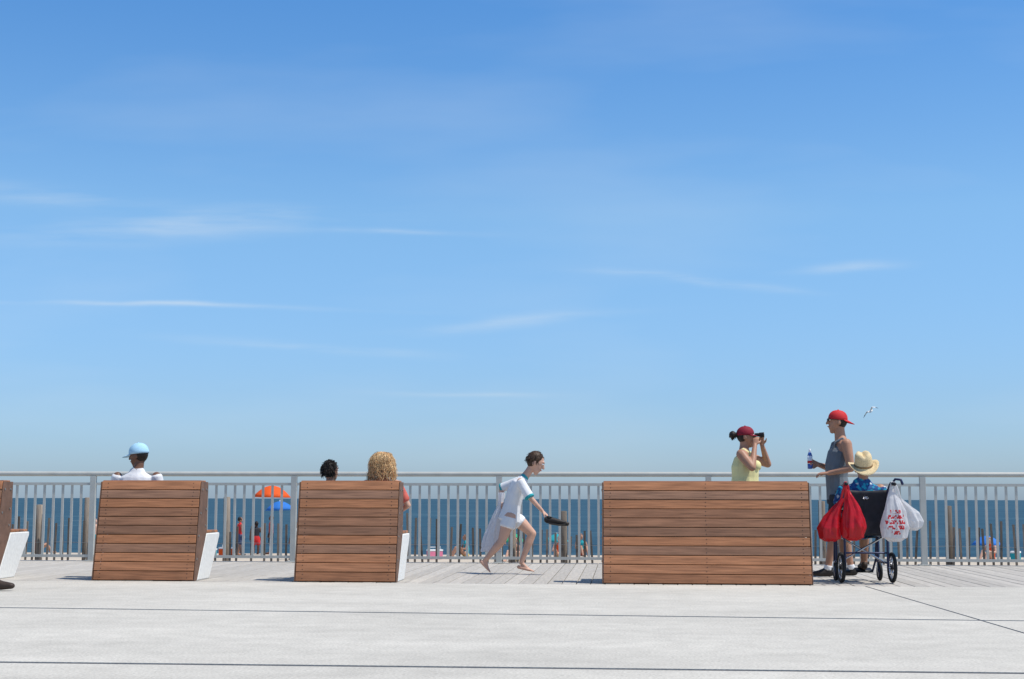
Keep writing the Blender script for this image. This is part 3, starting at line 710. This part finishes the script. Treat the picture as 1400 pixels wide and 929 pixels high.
# ================================================================== GULL
g=empty('seagull',(16.7,100,6.75),math.radians(25)); P=[(tube([(-.22,0,0),(-.12,0,.0),(.02,0,.0),(.13,0,.02),(.2,0,.04)],[.012,.055,.075,.055,.034]),'gull_white'),(tube([(.2,0,.04),(.255,0,.03)],[.014,.006]),'beach_yellow'),(tube([(-.2,0,0),(-.32,0,-.01)],[(.02,.008),(.06,.006)],side=(0,1,0)),'gull_white')]
for sg in(-1,1):
    P.append((tube([(.03,.03*sg,.03),(.07,.25*sg,.16 if sg>0 else .12),(.0,.48*sg,.10 if sg>0 else -.08)],[(.10,.018),(.085,.014),(.055,.01)],side=(1,0,0)),'gull_white'))
    P.append((tube([(.0,.48*sg,.10 if sg>0 else -.08),(-.08,.66*sg,.02 if sg>0 else -.26)],[(.05,.009),(.008,.004)],side=(1,0,0)),'black'))
mk('bird',P,parent=g,smooth=True); g.rotation_euler=(math.radians(-35),math.radians(-15),math.radians(40)); g.scale=(1.15,1.15,1.15)

# ================================================================== BEACH LIFE
def umbrella(x,y,top,rad,key,tilt=0,open_=True):
    zb=bz(x,y); e=empty('beach_umbrella',(x,y,zb),rnd.uniform(0,3)); h=top-zb; P=[]; vs=[];fs=[];n=8;m=6
    for i in range(m+1):
        t=i/m
        for j in range(n*4):
            a=2*pi*j/(n*4); sc=1-.06*(1-abs(math.cos(a*4)))*t; vs.append(V((rad*t*math.cos(a)*sc,rad*t*math.sin(a)*sc,h-.6*rad*t*t-.02)))
    nn=n*4
    for i in range(m):
        for j in range(nn): a=i*nn+j;b=i*nn+(j+1)%nn; fs.append((a,b,b+nn,a+nn))
    mk('canopy',[((vs,fs),key)],parent=e,smooth=True,solid=.01); mk('pole',[(cyl((0,0,-.2),(0,0,h+.05),.022),'beach_white')],parent=e)
    e.rotation_euler.x=tilt
umbrella(-14.75,61,1.38,.80,'beach_orange',.02)
umbrella(-15.45,66,.72,.66,'beach_blue',-.06)
umbrella(18.3,76,-.95,.75,'beach_blue')
umbrella(-5.3,70,-.75,.7,'beach_green'); umbrella(-3.2,72,-.85,.6,'beach_teal'); umbrella(-24,70,-.55,.8,'beach_orange')
def goer(x,y,pose,az,skin,top,bot,k=1.0):
    zb=bz(x,y); F=Fig('beachgoer',(x,y,zb),.028,math.radians(az))
    sd=V((0,1,0))
    if pose=='stand':
        F.add(tube([(0,0,.85*k),(0,0,1.1*k),(0,0,1.38*k),(0,0,1.45*k)],[(.16,.11),(.145,.10),(.18,.10),(.08,.06)],side=sd),top)
        F.add(tube([(0,0,.78*k),(0,0,.93*k)],[(.17,.12),(.16,.12)],side=sd),bot)
        for sg in(-1,1):
            leg(F,(0,.09*sg,.85*k),(.04*sg,.10*sg,.47*k),(-.03*sg,.11*sg,.07*k),skin,(.09,.08,.06,.06,.045)); F.add(tube([(0,.09*sg,.84*k),(.03*sg,.10*sg,.58*k)],[.10,.095]),bot)
            F.add(tube([(-.05*sg,.11*sg,.04),(.15-.05*sg,.12*sg,.035)],[.045,.04]),skin); arm(F,(0,.2*sg,1.4*k),(-.03,.26*sg,1.12*k),(.08,.24*sg,.88*k),skin,(.055,.05,.042,.04,.035)); F.add(tube([(.08,.24*sg,.88*k),(.1,.24*sg,.76*k)],[.035,.03]),skin)
        hz=1.62*k; hx=0
    else:
        F.add(tube([(0,0,.12),(-.05,0,.35),(0,0,.58),(.02,0,.64)],[(.18,.13),(.15,.11),(.19,.10),(.08,.06)],side=sd),top); F.add(tube([(-.02,0,.10),(.05,0,.14)],[(.18,.13),(.17,.12)],side=sd),bot)
        for sg in(-1,1):
            leg(F,(.04,.09*sg,.12),(.40,.12*sg,.40),(.62,.12*sg,.07),skin,(.09,.08,.06,.06,.045)); F.add(tube([(.6,.12*sg,.04),(.8,.12*sg,.04)],[.045,.04]),skin)
            arm(F,(0,.2*sg,.58),(.10,.27*sg,.34),(.36,.16*sg,.40),skin,(.055,.05,.042,.04,.035)); F.add(tube([(.36,.16*sg,.40),(.45,.12*sg,.40)],[.035,.03]),skin)
        hz=.82; hx=.04
    F.add(ell((hx,0,hz),.10,.082,.12),skin); F.add(ell((hx-.025,0,hz+.02),.10,.09,.12),'dark_hair' if rnd.random()<.7 else 'brown_hair'); F.add(ell((hx+.1,0,hz-.01),.02,.015,.02),skin)
    F.build(it=2)
sk=['skin_light','skin_tan','skin_dark']; cl=['beach_'+c for c in('orange','blue','teal','red','pink','white','purple','yellow')]+sk[:2]*2
goer(-16.3,62,'stand',40,'skin_tan','beach_red','denim',.93); goer(-15.2,63,'stand',200,'skin_dark','coral_cloth','dark_cloth',.95)
goer(-15.8,62.8,'stand',120,'skin_dark','dark_cloth','beach_red',.8)
pl=[(-27.5,60),(-26,64),(-25,58),(-22.3,61),(-19.6,64),(-18.2,59),(-13.0,58),(-11.8,63),(-10.7,60),(-6.6,62),(-5.0,60),(-4.2,58),(-2.6,61),(-1.8,64),(-.6,60),(.4,63),(14.6,60),(18.2,59),(20.4,60)]
for i,(x,y) in enumerate(pl):
    s=rnd.choice(sk); goer(x,y,'sit' if rnd.random()<.86 else 'stand',rnd.uniform(0,360),s,rnd.choice(cl+[s]),rnd.choice(cl),rnd.uniform(.8,.95))
for i in range(12):
    x=rnd.uniform(-28,0) if i<9 else rnd.uniform(12,21); y=rnd.uniform(57,64); e=empty('cool_box',(x,y,bz(x,y)),rnd.uniform(0,3))
    k=rnd.choice(cl[:8]); mk('body',[(box(-.28,.28,-.17,.17,0,.32),k),(box(-.29,.29,-.18,.18,.325,.39),'beach_white'),(tube([(-.25,0,.36),(-.25,0,.48),(.25,0,.48),(.25,0,.36)],[.012]*4),'beach_white')],parent=e,bevel=.02)

# ================================================================== LIGHT / SKY
EL,AZ=63,-12
S=V((math.cos(math.radians(EL))*math.cos(math.radians(AZ)),math.cos(math.radians(EL))*math.sin(math.radians(AZ)),math.sin(math.radians(EL))))
sun=bpy.data.lights.new('sun','SUN'); sun.energy=4.5; sun.angle=math.radians(.53); sun.color=(1,.955,.88)
so=bpy.data.objects.new('sun',sun); scene.collection.objects.link(so); so.rotation_euler=S.to_track_quat('Z','Y').to_euler(); so.location=(20,-5,40)
wd=bpy.data.worlds.new('World'); scene.world=wd; wd.use_nodes=True; nt=wd.node_tree; N=nt.nodes; L=nt.links
try:
    wd.cycles.sampling_method='MANUAL'; wd.cycles.sample_map_resolution=256
except Exception as ex: print(ex)
for n_ in list(N): N.remove(n_)
out=N.new('ShaderNodeOutputWorld'); bg=N.new('ShaderNodeBackground'); L.new(bg.outputs[0],out.inputs[0]); bg.inputs['Strength'].default_value=.10
sky=N.new('ShaderNodeTexSky'); sky.sky_type='NISHITA'; sky.sun_disc=False; sky.sun_elevation=math.radians(EL); sky.sun_rotation=math.radians(90-AZ)
sky.air_density=1.0; sky.dust_density=.6; sky.ozone_density=1.6; sky.altitude=0
tc=N.new('ShaderNodeTexCoord'); sx=N.new('ShaderNodeSeparateXYZ'); L.new(tc.outputs['Generated'],sx.inputs[0])
# clear maritime air: shift the hazy yellow of the model towards blue by elevation
rp=N.new('ShaderNodeValToRGB'); L.new(sx.outputs[2],rp.inputs[0]); el=rp.color_ramp.elements
def cset(e_,c): e_.color=(c[0]/2.5,c[1]/2.5,c[2]/2.5,1)
el[0].position=0; cset(el[0],(.72,.98,1.54)); el[1].position=1; cset(el[1],(.85,.95,1.05))
for p_,c_ in((.07,(.76,1.04,1.48)),(.19,(.95,1.32,1.58)),(.33,(.64,1.19,1.66)),(.55,(.75,1.05,1.35))): cset(el.new(p_),c_)
vm=N.new('ShaderNodeVectorMath'); vm.operation='MULTIPLY'; L.new(sky.outputs[0],vm.inputs[0]); L.new(rp.outputs[0],vm.inputs[1])
vs2=N.new('ShaderNodeVectorMath'); vs2.operation='SCALE'; L.new(vm.outputs[0],vs2.inputs[0]); vs2.inputs['Scale'].default_value=2.5
def ma(op,a,b=None,c=None):
    k=N.new('ShaderNodeMath'); k.operation=op
    for i,v in enumerate((a,b,c)):
        if v is None: continue
        if isinstance(v,(int,float)): k.inputs[i].default_value=v
        else: L.new(v,k.inputs[i])
    return k.outputs[0]
ys_=ma('MAXIMUM',sx.outputs[1],.02); A=ma('DIVIDE',sx.outputs[0],ys_); Bv=ma('DIVIDE',sx.outputs[2],ys_)
cx=N.new('ShaderNodeCombineXYZ'); L.new(A,cx.inputs[0]); L.new(Bv,cx.inputs[1])
def wn(scale,st,detail=3,rot=0):
    mp=N.new('ShaderNodeMapping'); mp.inputs['Scale'].default_value=st; mp.inputs['Rotation'].default_value=(0,0,rot); L.new(cx.outputs[0],mp.inputs[0])
    n_=N.new('ShaderNodeTexNoise'); n_.noise_dimensions='2D'; n_.inputs['Scale'].default_value=scale; n_.inputs['Detail'].default_value=detail; L.new(mp.outputs[0],n_.inputs['Vector']); return n_
nA=wn(2.6,(1,5,1),4,.1); sc=N.new('ShaderNodeSeparateColor'); L.new(nA.outputs['Color'],sc.inputs[0])
wav=ma('MULTIPLY',ma('SUBTRACT',sc.outputs[1],.5),.02)
tex=wn(8,(1,9,1),5).outputs['Fac']; tex=ma('MAXIMUM',ma('MULTIPLY',ma('SUBTRACT',tex,.36),3.4),0.04)
tot=None
for a0,b0,ang,Ls,Ws,am in [(-.165,.187,0,.05,.0018,.34),(-.31,.192,2,.11,.009,.34),(-.40,.214,-4,.07,.006,.22),(.05,.150,-8,.065,.0028,.38),(.155,.156,5,.035,.003,.26),(-.33,.136,-2,.12,.0018,.36),(-.21,.104,-3,.08,.0035,.28),(-.11,.071,-1,.045,.002,.28),(-.08,.121,5,.07,.004,.26)]:
    c_,s_=math.cos(math.radians(ang)),math.sin(math.radians(ang))
    da=ma('SUBTRACT',A,a0); db=ma('ADD',ma('SUBTRACT',Bv,b0),wav)
    uu=ma('MULTIPLY_ADD',da,c_/Ls,ma('MULTIPLY',db,s_/Ls)); vv=ma('MULTIPLY_ADD',db,c_/Ws,ma('MULTIPLY',da,-s_/Ws))
    g_=ma('MULTIPLY',ma('EXPONENT',ma('MULTIPLY',ma('MULTIPLY_ADD',uu,uu,ma('MULTIPLY',vv,vv)),-1.0)),am)
    tot=g_ if tot is None else ma('ADD',tot,g_)
tot=ma('MULTIPLY',tot,tex)
veil=ma('MULTIPLY',ma('MAXIMUM',ma('SUBTRACT',nA.outputs['Fac'],.48),0),.4)
tot=ma('MULTIPLY',ma('ADD',tot,veil),ma('GREATER_THAN',sx.outputs[1],.05)); tot=ma('MINIMUM',tot,.7)
mx=N.new('ShaderNodeMix'); mx.data_type='RGBA'; L.new(tot,mx.inputs[0]); L.new(vs2.outputs[0],mx.inputs[6]); mx.inputs[7].default_value=(7.0,7.9,8.6,1)
L.new(mx.outputs[2],bg.inputs['Color'])

# ================================================================== CAMERA
cam=bpy.data.cameras.new('camera'); co=bpy.data.objects.new('camera',cam); scene.collection.objects.link(co)
cam.sensor_width=36; cam.lens=51.43; cam.clip_end=60000; cam.clip_start=.05
R=Matrix.Rotation(math.radians(4.3),4,'Z')@Matrix.Rotation(math.radians(90+6.22),4,'X')@Matrix.Rotation(math.radians(.13),4,'Z')
co.matrix_world=Matrix.Translation((0,0,.83))@R
scene.camera=co
scene.view_settings.view_transform='Standard'; scene.view_settings.look='None'; scene.view_settings.exposure=0
